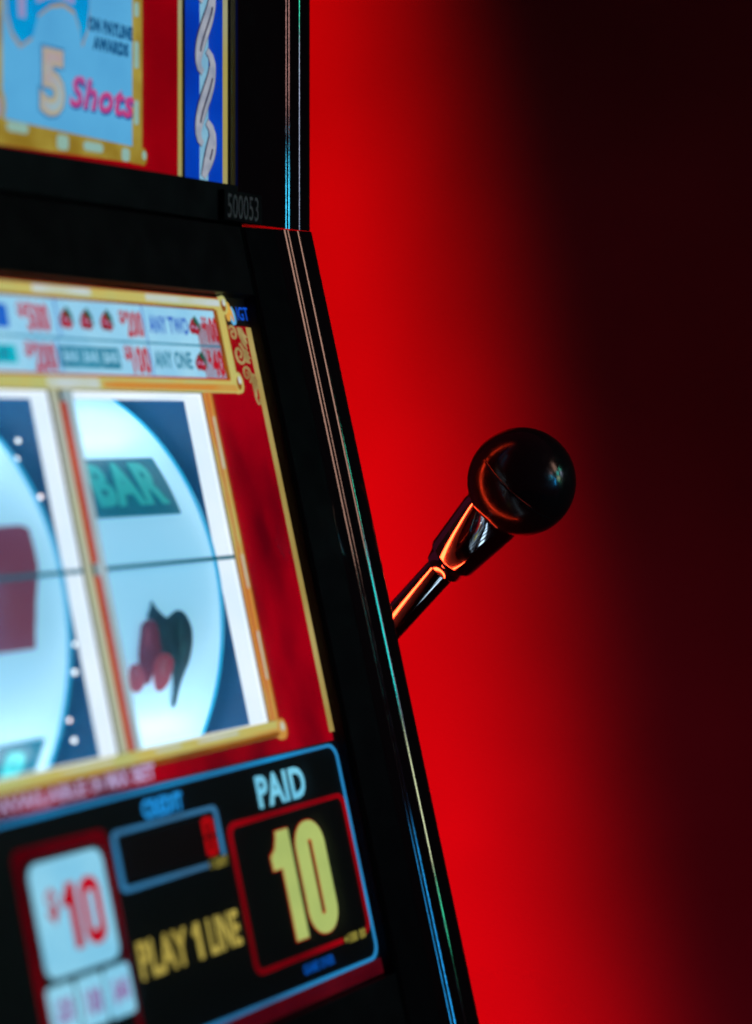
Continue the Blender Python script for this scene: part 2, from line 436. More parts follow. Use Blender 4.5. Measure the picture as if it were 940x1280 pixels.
# --- cabinet body
XL = XG + UL - 0.055
W_TOP, W_BOT = -0.0440, 0.345
def side(x0, x1):
    a = P(0, W_TOP, -0.004); b = P(0, W_BOT, -0.004)
    prof = [(a.y, a.z), (b.y, b.z), (b.y + 0.03, b.z - 0.02), (b.y + 0.03, 0.0), (1.0, 0.0), (1.0, a.z)]
    m = MB(); m.prism([Vector((x1, y, z)) for y, z in prof], [Vector((x0, y, z)) for y, z in prof])
    return m
part(side(XE - 0.014, XE - 0.0022).build('side_panel', M['side']))
part(side(XL + 0.0022, XL + 0.014).build('side_panel', M['side']))
zt = P(0, W_TOP).z; yb = P(0, W_BOT, -0.004).y; zb = P(0, W_BOT).z
part(obj('back_panel', *slab(XL + 0.0142, XE - 0.0142, 0.985, 0.999, 0.0, zt - 0.0004), M['satin']))
part(obj('belly_panel', *slab(XL + 0.0142, XE - 0.0142, yb + 0.032, yb + 0.05, 0.02, zb - 0.06), M['black']))
dk = MB()
pr = [(yb - 0.11, zb - 0.075), (yb - 0.115, zb - 0.055), (yb + 0.03, zb - 0.02), (yb + 0.03, zb - 0.075)]
dk.prism([Vector((XE - 0.0142, y, z)) for y, z in pr], [Vector((XL + 0.0142, y, z)) for y, z in pr])
part(dk.build('button_deck', M['black']))
for k in range(6):
    bx_ = XL + 0.075 + k * 0.068
    f_ = lambda a, b, h: Vector((bx_ + a, yb - 0.115 + b, zb - 0.055 + b * 0.2414 + h))
    bt = MB().poly(f_, rrect(0, 0.040, 0.055, 0.078, 0.005), 0.0, 0.009).build('deck_button', M['button'])
    part(bt)
# dark shelf behind the slit between top box and cabinet
part(obj('top_plate', *slab(XL + 0.0142, XE - 0.030, 0.545, 0.984, zt - 0.006, CAM_Z + 0.0872), M['satin']))

# --- bezel of the sloping front: two stiles with ridged trim, two rails
def arc(cx_, cy_, r, t0, t1, n=10):
    return [(cx_ + r * math.cos(math.radians(t0 + (t1 - t0) * i / n)), cy_ + r * math.sin(math.radians(t0 + (t1 - t0) * i / n))) for i in range(n + 1)]
HB = 0.0085
def facet(u0, wid, h0, deg, spread=1.6, n=4):
    # a narrow, very slightly crowned land leaning to the left, ending in a small step down
    pts = [(u0, h0)]
    for k in range(n):
        t = math.radians(deg + spread - 2 * spread * (k + 0.5) / n)
        x, y = pts[-1]
        pts.append((x + wid / n, y + wid / n * math.tan(t)))
    return pts
face = [(0.0038, -0.012), (0.0038, 0.0058), (0.0042, 0.0062), (0.0246, 0.00835), (0.0246, -0.012)]
prof = [(0.0247, -0.012), (0.0247, 0.00835)]
prof += [(0.0318, 0.0090)] + facet(0.0319, 0.0008, 0.0090, 22.2) + [(0.0330, 0.0091)]
prof += [(0.0338, 0.0092)] + facet(0.0339, 0.0010, 0.0092, 23.6, 1.2) + [(0.0354, 0.0093)]
prof += [(0.0418, 0.0099)] + facet(0.0419, 0.0015, 0.0099, 19.6, 2.2) + [(0.0438, 0.0105)]
prof += [(0.0510, 0.0111)]
prof += arc(0.0513, 0.0074, 0.0037, 84, 0, 10)
prof += [(0.0550, -0.012)]
part(extrude(prof, P, W_TOP, W_BOT, 'bezel_stile', M['trim'], None, 6))
part(extrude(prof, P, W_TOP, W_BOT, 'bezel_stile', M['trim'], None, 6, mirror=True))
for u0, u1 in ((0.0021, 0.0037), (UL - 0.0037, UL - 0.0021)):
    part(MB().box(P, u0, u1, W_TOP, W_BOT, -0.012, 0.0055).build('bezel_lip', M['lip']))
for mi in (False, True):
    part(extrude(face, P, W_TOP, W_BOT, 'bezel_face', M['face'], None, 1, mirror=mi))
part(MB().box(P, UL - 0.002, 0.002, W_TOP, -0.0135, -0.012, 0.0052).build('bezel_rail', M['satin']))
part(MB().box(P, UL - 0.002, 0.002, 0.2795, W_BOT, -0.012, 0.0052).build('bezel_rail', M['satin']))

# --- light strip glowing along the cabinet side behind the trim, and one up the top box
def strip(p0, p1):
    sv = []
    for p in (p0, p1):
        sv += [p + Vector((-0.0021, 0, 0)), p + Vector((0.004, 0, 0)), p + Vector((0.004, 0.013, 0)), p + Vector((-0.0021, 0.013, 0))]
    return part(obj('light_strip', sv, [(0, 1, 5, 4), (1, 2, 6, 5), (2, 3, 7, 6), (3, 0, 4, 7), (0, 3, 2, 1), (4, 5, 6, 7)], M['strip_led']))
sx = Vector((XE - XG, 0, 0))
strip(P(0, -0.040, -0.042) + sx, P(0, 0.46, -0.042) + sx)
strip(Vector((XE, 0.566, CAM_Z + 0.09)), Vector((XE, 0.566, CAM_Z + 0.60)))

# --- printed glass of the sloping front
WIN = [(-0.1365, -0.0458), (-0.2375, -0.1475), (-0.3385, -0.2485)]     # the three reel openings, right to left
W0, W1 = 0.0305, 0.1665
g = MB()
g.box(P, UL, 0.0015, -0.0130, W0 - 0.001, -0.0012, 0.0)
g.box(P, UL, 0.0015, W1 + 0.001, 0.2790, -0.0012, 0.0)
g.box(P, -0.0448, 0.0015, W0 - 0.001, W1 + 0.001, -0.0012, 0.0)
g.box(P, UL, -0.3395, W0 - 0.001, W1 + 0.001, -0.0012, 0.0)
for a, b in ((-0.1475, -0.1365), (-0.2485, -0.2375)):
    g.box(P, a, b, W0 - 0.001, W1 + 0.001, -0.0012, 0.0)
art = part(g.build('printed_glass', M['panel_black']))
art_inv = art.matrix_world.inverted()

h1, h2, h3, h4, h5, h6 = 0.0003, 0.0006, 0.0009, 0.0012, 0.0015, 0.0018
# red drape beside and below the windows
MB().box(P, -0.0406, -0.0004, -0.0004, 0.1800, 0.0, h1).build('red_drape', M['art_red'], art)
MB().box(P, UL + 0.001, -0.0408, 0.1738, 0.1800, 0.0, h1).build('red_drape', M['art_red'], art)
MB().box(P, -0.0024, 0.0012, 0.0000, 0.1765, h1, h2).build('gold_line', M['line_gold'], art)
MB().box(P, UL + 0.001, 0.0010, 0.2722, 0.2785, 0.0, h1).build('red_border', M['art_red_dim'], art)
# gold frames round the windows
def bar(a0, a1, b0, b1, mat, nm='gold_frame', hh0=0.0, hh1=0.0016):
    return MB().box(P, a0, a1, b0, b1, hh0, hh1).build(nm, M[mat], art)
bar(-0.0457, -0.0417, 0.0296, 0.1668, 'orange')
bar(-0.0416, -0.0408, 0.0296, 0.1735, 'gold_dark')
bar(-0.0457, -0.0449, 0.0296, 0.1668, 'rust', 'rust_line', 0.0017, 0.0018)
for b0, b1 in ((0.040, 0.062), (0.098, 0.112), (0.130, 0.150)):
    bar(-0.0440, -0.0430, b0, b1, 'gold_pale', 'highlight', 0.0017, 0.0019)
bar(UL + 0.03, -0.0402, 0.1670, 0.1733, 'gold')
bar(UL + 0.03, -0.0420, 0.1715, 0.1732, 'gold_dark', 'shade_line', 0.0017, 0.0019)
for a0, a1 in ((-0.100, -0.072), (-0.128, -0.112), (-0.185, -0.155)):
    bar(a0, a1, 0.1680, 0.1692, 'gold_pale', 'highlight', 0.0017, 0.0019)
bar(-0.104, -0.0440, 0.1701, 0.1714, 'orange', hh0=0.0017, hh1=0.0020)
MB().poly(P, ellipse(-0.0402, 0.1708, 0.0030, 0.0042), 0.0, 0.0022).build('frame_knob', M['orange'], art)
MB().poly(P, ellipse(-0.0404, 0.1698, 0.0013, 0.0018), 0.0022, 0.0025).build('frame_knob', M['gold_pale'], art)
for a, b in ((-0.1475, -0.1365), (-0.2485, -0.2375)):
    bar(a, a + 0.0028, 0.0296, 0.1668, 'olive_print', 'grey_bar')
    bar(a + 0.0030, a + 0.0070, 0.0345, 0.0962, 'rust', 'rust_line')
    bar(a + 0.0030, a + 0.0070, 0.1010, 0.1668, 'rust', 'rust_line')
    bar(a + 0.0072, b + 0.0006, 0.0296, 0.1668, 'grey_print', 'grey_bar')
bar(UL + 0.03, -0.3392, 0.0296, 0.1668, 'gold')

# paytable on top of the windows
pay = part(MB().box(P, UL + 0.02, -0.0250, -0.0072, 0.0236, 0.0, h1).build('paytable', M['cell']))
def pbar(a0, a1, b0, b1, mat, nm='gold_frame', hh0=h1, hh1=0.0016):
    return MB().box(P, a0, a1, b0, b1, hh0, hh1).build(nm, M[mat], pay)
pbar(UL + 0.018, -0.0235, -0.0114, -0.0070, 'gold')
pbar(UL + 0.018, -0.0170, -0.0121, -0.0112, 'rust', 'rust_line', 0.0, 0.0012)
for a0, a1 in ((-0.148, -0.112), (-0.075, -0.022)):
    pbar(a0, a1, -0.0108, -0.0082, 'gold_pale', 'highlight', 0.0017, 0.0020)
pbar(UL + 0.018, -0.0262, -0.0070, -0.0063, 'gold_dark', 'shade_line', h1, 0.0017)
pbar(-0.0248, -0.0192, -0.0112, 0.0290, 'gold')
pbar(-0.0192, -0.0183, -0.0112, 0.0240, 'gold_dark', 'shade_line', 0.0, 0.0014)
pbar(-0.0254, -0.0247, -0.0065, 0.0236, 'gold_dark', 'shade_line', h1, 0.0018)
pbar(UL + 0.018, -0.0172, 0.0243, 0.0294, 'gold')
pbar(-0.115, -0.0180, 0.0262, 0.0288, 'orange', 'highlight', 0.0017, 0.0020)
pbar(-0.150, -0.118, 0.0250, 0.0290, 'gold_pale', 'highlight', 0.0017, 0.0020)
pbar(UL + 0.018, -0.0250, 0.0234, 0.0243, 'rust', 'rust_line', h1, 0.0018)
for b, rb in ((-0.0088, 0.0042), (0.0252, 0.0046)):
    MB().poly(P, ellipse(-0.0190, b, 0.0030, rb), 0.0, 0.0021).build('scroll_end', M['gold'], pay)
    MB().poly(P, ellipse(-0.0196, b + 0.0004, 0.0015, rb * 0.62), 0.0021, 0.0024).build('scroll_end', M['gold_dark'], pay)
    MB().poly(P, ellipse(-0.0192, b - 0.0009, 0.0009, rb * 0.36), 0.0024, 0.0027).build('scroll_end', M['gold_pale'], pay)
pbar(UL + 0.02, -0.0254, 0.0089, 0.0096, 'txt_teal', 'row_line', h1, h2)
for a, r0, r1 in ((-0.1345, -0.0068, 0.0088), (-0.0778, -0.0068, 0.0088), (-0.1378, 0.0098, 0.0236), (-0.0782, 0.0098, 0.0236)):
    pbar(a, a + 0.0003, r0, r1, 'txt_blue', 'cell_line', h1, h2)
def tx(s, a0, a1, w_top, w_bot, mat, parent, h=h3, bold=0.03, **k):
    return text(s, P, a0, a1, w_bot, w_top, h, M[mat], parent, bold, **k)
def amount(s, a0, a1, w_top, w_bot, mat='txt_red'):
    tx('$', a0, a0 + (a1 - a0) * 0.25, w_top, w_top + (w_bot - w_top) * 0.55, mat, pay, bold=0.04)
    tx(s, a0 + (a1 - a0) * 0.27, a1, w_top, w_bot, mat, pay, bold=0.045)
amount('500', -0.1585, -0.1400, -0.0040, 0.0074, 'txt_red_soft')
amount('200', -0.0950, -0.0796, -0.0036, 0.0076)
amount('100', -0.0372, -0.0255, -0.0034, 0.0078)
amount('200', -0.1585, -0.1400, 0.0112, 0.0228, 'txt_red_soft')
amount('100', -0.0962, -0.0796, 0.0110, 0.0226)
amount('40', -0.0378, -0.0262, 0.0110, 0.0226)
tx('ANY TWO', -0.0752, -0.0475, -0.0024, 0.0052, 'txt_blue', pay, bold=0.035)
tx('ANY ONE', -0.0762, -0.0498, 0.0124, 0.0198, 'txt_teal', pay, bold=0.035)
for k in range(3):
    a = -0.1370 + k * 0.0128
    MB().box(P, a, a + 0.0120, 0.0122, 0.0206, h1, h2).build('bar_box', M['txt_teal'], pay)
    tx('BAR', a + 0.0012, a + 0.0108, 0.0138, 0.0186, 'cell', pay, bold=0.03)
MB().poly(P, rrect(-0.190, -0.1642, -0.0028, 0.0062, 0.001), h1, h2).build('bar_box', M['box_blue'], pay)
tx('BAR', -0.187, -0.1665, -0.0012, 0.0046, 'txt_blue', pay)
MB().poly(P, rrect(-0.190, -0.1632, 0.0128, 0.0198, 0.001), h1, h2).build('bar_box', M['box_cyan'], pay)
tx('BAR', -0.187, -0.1660, 0.0140, 0.0186, 'txt_teal', pay)
def cherries(a, w, s=1.0):
    for dx, dy, r in ((-0.0014, 0.0008, 0.0019), (0.0016, 0.0012, 0.0018), (0.0000, -0.0012, 0.0017)):
        MB().poly(P, ellipse(a + dx * s, w + dy * s, r * s, r * 1.35 * s, 14), h1, h3).build('cherry', M['cherry'], pay)
    MB().poly(P, [(a - 0.0004 * s, w - 0.0024 * s), (a + 0.0014 * s, w - 0.0046 * s), (a + 0.0034 * s, w - 0.0018 * s), (a + 0.0036 * s, w + 0.0020 * s), (a + 0.0020 * s, w - 0.0004 * s)], h1, h4).build('cherry_leaf', M['leaf'], pay)
    for dx, dy in ((-0.0017, 0.0003), (0.0012, 0.0006)):
        MB().poly(P, ellipse(a + dx * s, w + dy * s, 0.0004 * s, 0.0007 * s, 8), h3, h4).build('cherry_glint', M['lilac'], pay)
for a in (-0.1296, -0.1169, -0.1038): cherries(a, 0.0016, 1.05)
cherries(-0.0427, 0.0012, 0.95); cherries(-0.0432, 0.0166, 1.0)

# maker's mark above the scrollwork
logo = part(MB().poly(P, ellipse(-0.0138, -0.0066, 0.0019, 0.0042, 20, 0.1), 0.0, h2).build('maker_logo', M['logo_yellow']))
MB().poly(P, ellipse(-0.0112, -0.0048, 0.0017, 0.0040, 20, -0.15), 0.0, h3).build('logo_globe', M['logo_cyan'], logo)
MB().poly(P, ellipse(-0.0124, -0.0054, 0.0006, 0.0034, 16, -0.15), 0.0, h4).build('logo_globe', M['logo_yellow'], logo)
tx('IGT', -0.0076, 0.0013, -0.0090, -0.0030, 'logo_blue', logo, h=h2, bold=0.01)

# scrollwork: spirals with leaves
def spiral(ca, cb, r0, turns, start, sgn=1, n=34, asp=1.15):
    return [(ca + r0 * (1 - 0.80 * t) * math.cos(start + sgn * t * turns * 2 * math.pi),
             cb + asp * r0 * (1 - 0.80 * t) * math.sin(start + sgn * t * turns * 2 * math.pi)) for t in (i / (n - 1) for i in range(n))]
scr = MB()
tp = lambda t: 1.0 - 0.35 * t
scr.stroke(P, spiral(-0.0136, 0.0030, 0.0030, 1.35, -2.6), 0.0012, h1, h2, tp)
scr.stroke(P, spiral(-0.0118, 0.0122, 0.0044, 1.5, -1.2, 1), 0.0014, h1, h2, tp)
scr.stroke(P, spiral(-0.0092, 0.0208, 0.0034, 1.4, 1.2, -1), 0.0012, h1, h2, tp)
for q in ([(-0.0096, 0.0002), (-0.0066, 0.0006), (-0.0054, 0.0030), (-0.0030, 0.0046), (-0.0052, 0.0048), (-0.0040, 0.0074), (-0.0060, 0.0070), (-0.0050, 0.0098), (-0.0078, 0.0072), (-0.0092, 0.0040)],
          [(-0.0072, 0.0096), (-0.0044, 0.0116), (-0.0056, 0.0122), (-0.0040, 0.0140), (-0.0060, 0.0144), (-0.0050, 0.0162), (-0.0078, 0.0156), (-0.0090, 0.0130)],
          [(-0.0062, 0.0204), (-0.0034, 0.0210), (-0.0040, 0.0228), (-0.0022, 0.0236), (-0.0036, 0.0252), (-0.0022, 0.0264), (-0.0044, 0.0280), (-0.0050, 0.0310), (-0.0064, 0.0280), (-0.0062, 0.0236)]):
    scr.poly(P, q, h1, h3)
scr.stroke(P, [(-0.0056, 0.0270), (-0.0058, 0.0300), (-0.0056, 0.0324), (-0.0046, 0.0340), (-0.0034, 0.0338), (-0.0028, 0.0326), (-0.0034, 0.0318)], 0.0010, h1, h2)
scr.build('scrollwork', M['scroll'], art)

tx('AVAILABLE', -0.2230, -0.1740, 0.1732, 0.1784, 'lilac', art, h=0.0021, bold=0.03)
tx('ON', -0.1712, -0.1640, 0.1732, 0.1784, 'lilac', art, h=0.0021, bold=0.03)
tx('MAX', -0.1610, -0.1478, 0.1726, 0.1784, 'lilac', art, h=0.0021, bold=0.05)
tx('BET', -0.1450, -0.1318, 0.1726, 0.1784, 'lilac', art, h=0.0021, bold=0.05)

# meter panel: black field, blue outline, boxes and lettering
met = part(MB().poly(P, rrect(UL + 0.01, -0.0010, 0.1812, 0.2716, 0.006), h1, h2).build('meter_panel', M['panel_black']))
MB().ring(P, rrect(UL + 0.008, -0.0006, 0.1810, 0.2720, 0.0065), rrect(UL + 0.0096, -0.0021, 0.1825, 0.2705, 0.0052), h1, h4).build('blue_outline', M['line_blue'], met)
tx('PAID', -0.0660, -0.0300, 0.1868, 0.1996, 'paid', met, bold=0.035)
MB().ring(P, rrect(-0.0912, -0.0030, 0.2018, 0.2608, 0.005), rrect(-0.0892, -0.0050, 0.2038, 0.2588, 0.0035), h2, h4).build('red_outline', M['line_red'], met)
def one(a0, a1, b0, b1, g_=0.0):
    w_ = a1 - a0; hgt = b1 - b0
    pts = [(0.42, 0), (1, 0), (1, 1), (0.44, 1), (0.44, 0.335), (0.02, 0.335), (0.0, 0.21), (0.24, 0.155), (0.38, 0.06)]
    out = []
    for x, y in pts:
        out.append((a0 + x * w_ + (g_ if x > 0.7 else -g_), b0 + y * hgt + (g_ if y > 0.3 else -g_)))
    return out
def zero(a0, a1, b0, b1, g_=0.0):
    return rrect(a0 - g_, a1 + g_, b0 - g_, b1 + g_, (a1 - a0) / 2 * 0.96 + g_, 10)
ta0, ta1, tb0, tb1 = -0.0655, -0.0502, 0.2098, 0.2535
MB().poly(P, one(ta0, ta1, tb0, tb1, 0.0005), h2, h3).build('digit_outline', M['digit_edge'], met)
MB().poly(P, one(ta0, ta1, tb0, tb1), h3, h4).build('digit', M['digit'], met)
za0, za1, zb0, zb1 = -0.0465, -0.0250, 0.2090, 0.2545
MB().ring(P, zero(za0, za1, zb0, zb1, 0.0005), rrect(-0.0367, -0.0348, 0.2175, 0.2460, 0.0008, 10), h2, h3).build('digit_outline', M['digit_edge'], met)
MB().ring(P, zero(za0, za1, zb0, zb1), rrect(-0.0374, -0.0341, 0.2165, 0.2470, 0.0012, 10), h3, h4).build('digit', M['digit'], met)
MB().box(P, -0.0260, -0.0080, 0.2568, 0.2622, h4, h4 + 0.0001).build('notice_field', M['panel_black'], met)
tx('+100 00', -0.0255, -0.0085, 0.2578, 0.2618, 'gold_txt_dim', met, h=h5, bold=0.05)
tx('GAME OVER', -0.0585, -0.0350, 0.2632, 0.2672, 'blue_dim', met, bold=0.05)
tx('CREDIT', -0.1420, -0.1165, 0.1852, 0.1922, 'credit', met, bold=0.05)
MB().ring(P, rrect(-0.1632, -0.0958, 0.1934, 0.2156, 0.003), rrect(-0.1612, -0.0976, 0.1951, 0.2139, 0.002), h2, h4).build('credit_outline', M['line_steel'], met)
MB().box(P, -0.1592, -0.0996, 0.1970, 0.2122, h2, h3).build('credit_window', M['led_off'], met)
for a0, a1, b0, b1 in ((-0.1072, -0.1052, 0.1978, 0.2040), (-0.1072, -0.1052, 0.2050, 0.2112), (-0.1026, -0.1006, 0.1978, 0.2040), (-0.1026, -0.1006, 0.2050, 0.2112), (-0.1056, -0.1022, 0.1972, 0.1988), (-0.1056, -0.1022, 0.2102, 0.2118)):
    MB().box(P, a0, a1, b0, b1, h3, h4).build('led_segment', M['led_red'], met)
MB().box(P, -0.1082, -0.0955, 0.2126, 0.2170, h4, h4 + 0.0001).build('notice_field', M['panel_black'], met)
tx('1 CENT', -0.1075, -0.0958, 0.2130, 0.2166, 'gold_txt_dim', met, h=h5, bold=0.05)
for s, a0, a1, bo in (('PLAY', -0.1612, -0.1304, 0.03), ('LINE', -0.1168, -0.0960, 0.03)):
    tx(s, a0, a1, 0.2336, 0.2470, 'gold_txt', met, bold=bo)
MB().poly(P, one(-0.1264, -0.1218, 0.2336, 0.2470), h2, h3).build('lettering', M['gold_txt'], met)
MB().poly(P, rrect(-0.2190, -0.1660, 0.1912, 0.2680, 0.004), h2, h3).build('bet_border', M['meter_red'], met)
MB().poly(P, rrect(-0.2148, -0.1700, 0.1955, 0.2660, 0.004), h3, h4).build('bet_field', M['panel_black'], met)
card = MB().poly(P, rrect(-0.2128, -0.1716, 0.1972, 0.2364, 0.0048), h4, h5).build('bet_card', M['card'], met)
tx('$', -0.2068, -0.2008, 0.2066, 0.2186, 'txt_red', met, h=h6, bold=0.03)
MB().poly(P, one(-0.1984, -0.1904, 0.2062, 0.2290), h5, h6).build('lettering', M['txt_red'], met)
MB().ring(P, zero(-0.1880, -0.1768, 0.2058, 0.2294), rrect(-0.1846, -0.1802, 0.2106, 0.2246, 0.0020, 10), h5, h6).build('lettering', M['txt_red'], met)
for a, s in ((-0.2148, '$20'), (-0.1988, '100'), (-0.1832, '$40')):
    MB().poly(P, rrect(a, a + 0.0146, 0.2385, 0.2560, 0.002), h4, h5).build('bet_card', M['card'], met)
    tx(s, a + 0.0030, a + 0.0120, 0.2430, 0.2520, 'key_txt', met, h=h6, bold=0.05)

# payline printed across the windows: a dark thread held in front of the reels
part(MB().box(P, -0.345, -0.0455, 0.0976, 0.0992, -0.0016, -0.0006).build('payline', M['sym_plate']))

# hazy sheet added in each reel opening to imitate the bloom
for a, b in WIN:
    part(MB().box(P, a + 0.0003, b - 0.0003, W0 + 0.0002, W1 - 0.0002, -0.0036, -0.0020).build('reel_window', M['acrylic']))

# glass pane over everything printed
part(MB().box(P, UL - 0.0018, 0.0018, -0.0132, 0.2792, 0.0030, 0.0048).build('glass_pane', M['glass']))

# --- inner walls of the reel openings, their lit white given as glow; dividers, back
for a, b in WIN:
    m = MB(); D = -0.0095
    m.box(P, b, b + 0.0012, W0 - 0.0012, W1 + 0.0012, D, -0.0014)
    m.box(P, a - 0.0012, a, W0 - 0.0012, W1 + 0.0012, D, -0.0014)
    m.box(P, a + 0.0002, b - 0.0002, W0 - 0.0014, W0, D, -0.0014)
    m.box(P, a + 0.0002, b - 0.0002, W1, W1 + 0.0014, D, -0.0014)
    part(m.build('light_frame', M['lightbox']))
for u0, u1 in ((-0.0440, -0.0400), (-0.1458, -0.1382), (-0.2468, -0.2392), (-0.3450, -0.3402)):
    part(MB().box(P, u0, u1, W0 - 0.03, W1 + 0.03, -0.14, -0.0098).build('reel_divider', M['divider']))
part(MB().box(P, -0.345, -0.040, W0 - 0.031, W0 - 0.0302, -0.14, -0.0098).build('reel_bay_top', M['divider']))
part(MB().box(P, -0.345, -0.040, W1 + 0.0302, W1 + 0.031, -0.14, -0.0098).build('reel_bay_floor', M['divider']))
part(MB().box(P, -0.345, -0.040, W0 - 0.03, W1 + 0.03, -0.15, -0.1405).build('reel_bay_back', M['divider']))

for w in (0.0205, 0.1790):
    p0 = P(-0.344, w, -0.0155)
    part(lathe([(0, 0.004), (0.299, 0.004)], p0, (1, 0, 0), 'lamp_tube', M['tube'], None, 16))

# glowing dots imitating glints on the divider beside the middle reel
def glint_dot(y, z, r, mat, x):
    bm = bmesh.new(); bmesh.ops.create_uvsphere(bm, u_segments=12, v_segments=8, radius=r)
    me = bpy.data.meshes.new('bulb'); bm.to_mesh(me); bm.free(); me.materials.append(mat)
    o = bpy.data.objects.new('bulb', me); col.objects.link(o); o.location = (x, y, CAM_Z + z)
    part(o)
for y, z, r, mm in ((0.5342, -0.0063, 0.0009, 'lamp_led'), (0.5350, -0.0133, 0.0011, 'lamp_led'), (0.5236, -0.0273, 0.0009, 'lamp_led_warm'),
                    (0.5076, -0.0817, 0.0008, 'lamp_led'), (0.5076, -0.0921, 0.0010, 'lamp_led'), (0.5101, -0.1101, 0.0008, 'lamp_led_warm'), (0.5079, -0.1174, 0.0010, 'lamp_led')):
    glint_dot(y, z, r, M[mm], XG - 0.1462)

# --- reels
def band(u0, u1, a0, a1, h, name, mat, parent, nu=1, na=24, thick=0.0006):
    v, f = [], []
    for hh in (h, h - thick):
        for i in range(na + 1):
            for j in range(nu + 1):
                v.append(R(u0 + (u1 - u0) * j / nu, a0 + (a1 - a0) * i / na, hh))
    m = (na + 1) * (nu + 1)
    for i in range(na):
        for j in range(nu):
            k = i * (nu + 1) + j
            f.append((k, k + 1, k + nu + 2, k + nu + 1)); f.append((m + k, m + k + nu + 1, m + k + nu + 2, m + k + 1))
    def edge(seq):
        for p_, q_ in zip(seq, seq[1:]): f.append((p_, q_, m + q_, m + p_))
    edge([i * (nu + 1) for i in range(na + 1)]); edge([i * (nu + 1) + nu for i in range(na + 1)][::-1])
    edge(list(range(nu + 1))[::-1]); edge([na * (nu + 1) + j for j in range(nu + 1)])
    return obj(name, v, f, mat, parent, False)
def curved(pts, h, name, mat, parent, dense=2):
    """a printed outline wrapped on the reel"""
    bm = bmesh.new()
    vs = [bm.verts.new((x * 100, a / 10, 0)) for x, a in pts]
    bm.faces.new(vs)
    bmesh.ops.triangulate(bm, faces=bm.faces[:])
    for _ in range(dense):
        bmesh.ops.subdivide_edges(bm, edges=bm.edges[:], cuts=1, use_grid_fill=True)
    for v in bm.verts: v.co = R(v.co.x / 100, v.co.y * 10, h)
    me = bpy.data.meshes.new(name); bm.to_mesh(me); bm.free(); me.materials.append(mat)
    o = bpy.data.objects.new(name, me); col.objects.link(o); o.parent = parent
    return o
def smooth_poly(pts, n=3):
    out = []
    k = len(pts)
    for i in range(k):
        p0, p1, p2, p3 = (Vector(pts[(i + d) % k]) for d in (-1, 0, 1, 2))
        for j in range(n):
            t = j / n
            q = 0.5 * ((2 * p1) + (-p0 + p2) * t + (2 * p0 - 5 * p1 + 4 * p2 - p3) * t * t + (-p0 + 3 * p1 - 3 * p2 + p3) * t ** 3)
            out.append((q.x, q.y))
    return out
reels = []
for a, b in WIN:
    u0, u1 = a + 0.0020, b - 0.0020
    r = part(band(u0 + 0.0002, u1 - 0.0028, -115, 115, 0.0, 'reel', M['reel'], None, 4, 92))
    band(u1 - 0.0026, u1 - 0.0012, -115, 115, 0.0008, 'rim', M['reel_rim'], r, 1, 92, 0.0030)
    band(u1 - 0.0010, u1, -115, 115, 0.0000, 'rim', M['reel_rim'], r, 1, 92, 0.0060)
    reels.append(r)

def bar_symbol(r, ua, ub, a_lo, a_hi):
    band(ua, ub, a_lo, a_hi, 0.0010, 'bar_plate', M['sym_plate'], r, 2, 8, 0.0006)
    w_ = ub - ua
    text('BAR', R, ua + w_ * 0.09, ub - w_ * 0.09, a_lo + (a_hi - a_lo) * 0.16, a_hi - (a_hi - a_lo) * 0.10, 0.0016, M['sym_teal'], r, 0.05, sub=3)
bar_symbol(reels[0], -0.1216, -0.0645, 25.9, 40.2)
# pepper symbol
def pepper(pts, mat, h, nm='pepper'):
    curved(smooth_poly(pts), h, nm, M[mat], reels[0])
pepper([(-0.0908, 3.0), (-0.0833, 5.0), (-0.0772, 4.1), (-0.073, 1.0), (-0.0722, -2.3), (-0.0736, -6.1), (-0.0767, -9.2), (-0.0782, -12.4), (-0.0785, -15.8), (-0.0813, -15.6), (-0.0832, -10.8), (-0.0876, -4.1), (-0.088, 0.4)], 'sym_green', 0.0010, 'pepper_leaf')
pepper([(-0.0998, 7.8), (-0.0973, 6.2), (-0.0917, 4.0), (-0.0878, 2.9), (-0.0866, -4.1), (-0.095, -5.5), (-0.098, 2.7), (-0.1038, 4.2), (-0.1014, 6.0)], 'sym_green', 0.0014, 'pepper_leaf')
pepper([(-0.1091, 1.3), (-0.1079, 3.1), (-0.1028, 3.9), (-0.098, 2.7), (-0.0961, -0.5), (-0.0948, -3.8), (-0.0989, -7.4), (-0.102, -9.8), (-0.108, -6.9), (-0.1103, -3.0)], 'sym_red', 0.0018)
pepper([(-0.1162, -5.8), (-0.1125, -4.8), (-0.1073, -6.0), (-0.1043, -9.0), (-0.1083, -11.0), (-0.1138, -9.8)], 'sym_pink', 0.0022)
pepper([(-0.1005, -5.4), (-0.0978, -3.9), (-0.0928, -3.5), (-0.0874, -5.1), (-0.0872, -7.4), (-0.0896, -10.5), (-0.0952, -11.5), (-0.0992, -9.3)], 'sym_pink', 0.0026)
pepper([(-0.1062, 1.6), (-0.1042, 2.4), (-0.1030, 0.6), (-0.1040, -1.6), (-0.1060, -1.0)], 'sym_pink', 0.0022, 'pepper_glint')
pepper([(-0.0842, 2.6), (-0.0806, 3.2), (-0.0776, 1.0), (-0.0770, -2.4), (-0.0786, -5.8), (-0.0808, -7.6), (-0.0826, -4.0), (-0.0836, -0.4)], 'sym_leaf', 0.0014, 'pepper_leaf')
pepper([(-0.0962, -5.2), (-0.0938, -4.6), (-0.0926, -6.2), (-0.0942, -8.2), (-0.0960, -7.4)], 'sym_blush', 0.0030, 'pepper_glint')
pepper([(-0.1136, -6.4), (-0.1118, -5.8), (-0.1106, -7.4), (-0.1120, -8.8)], 'sym_blush', 0.0026, 'pepper_glint')
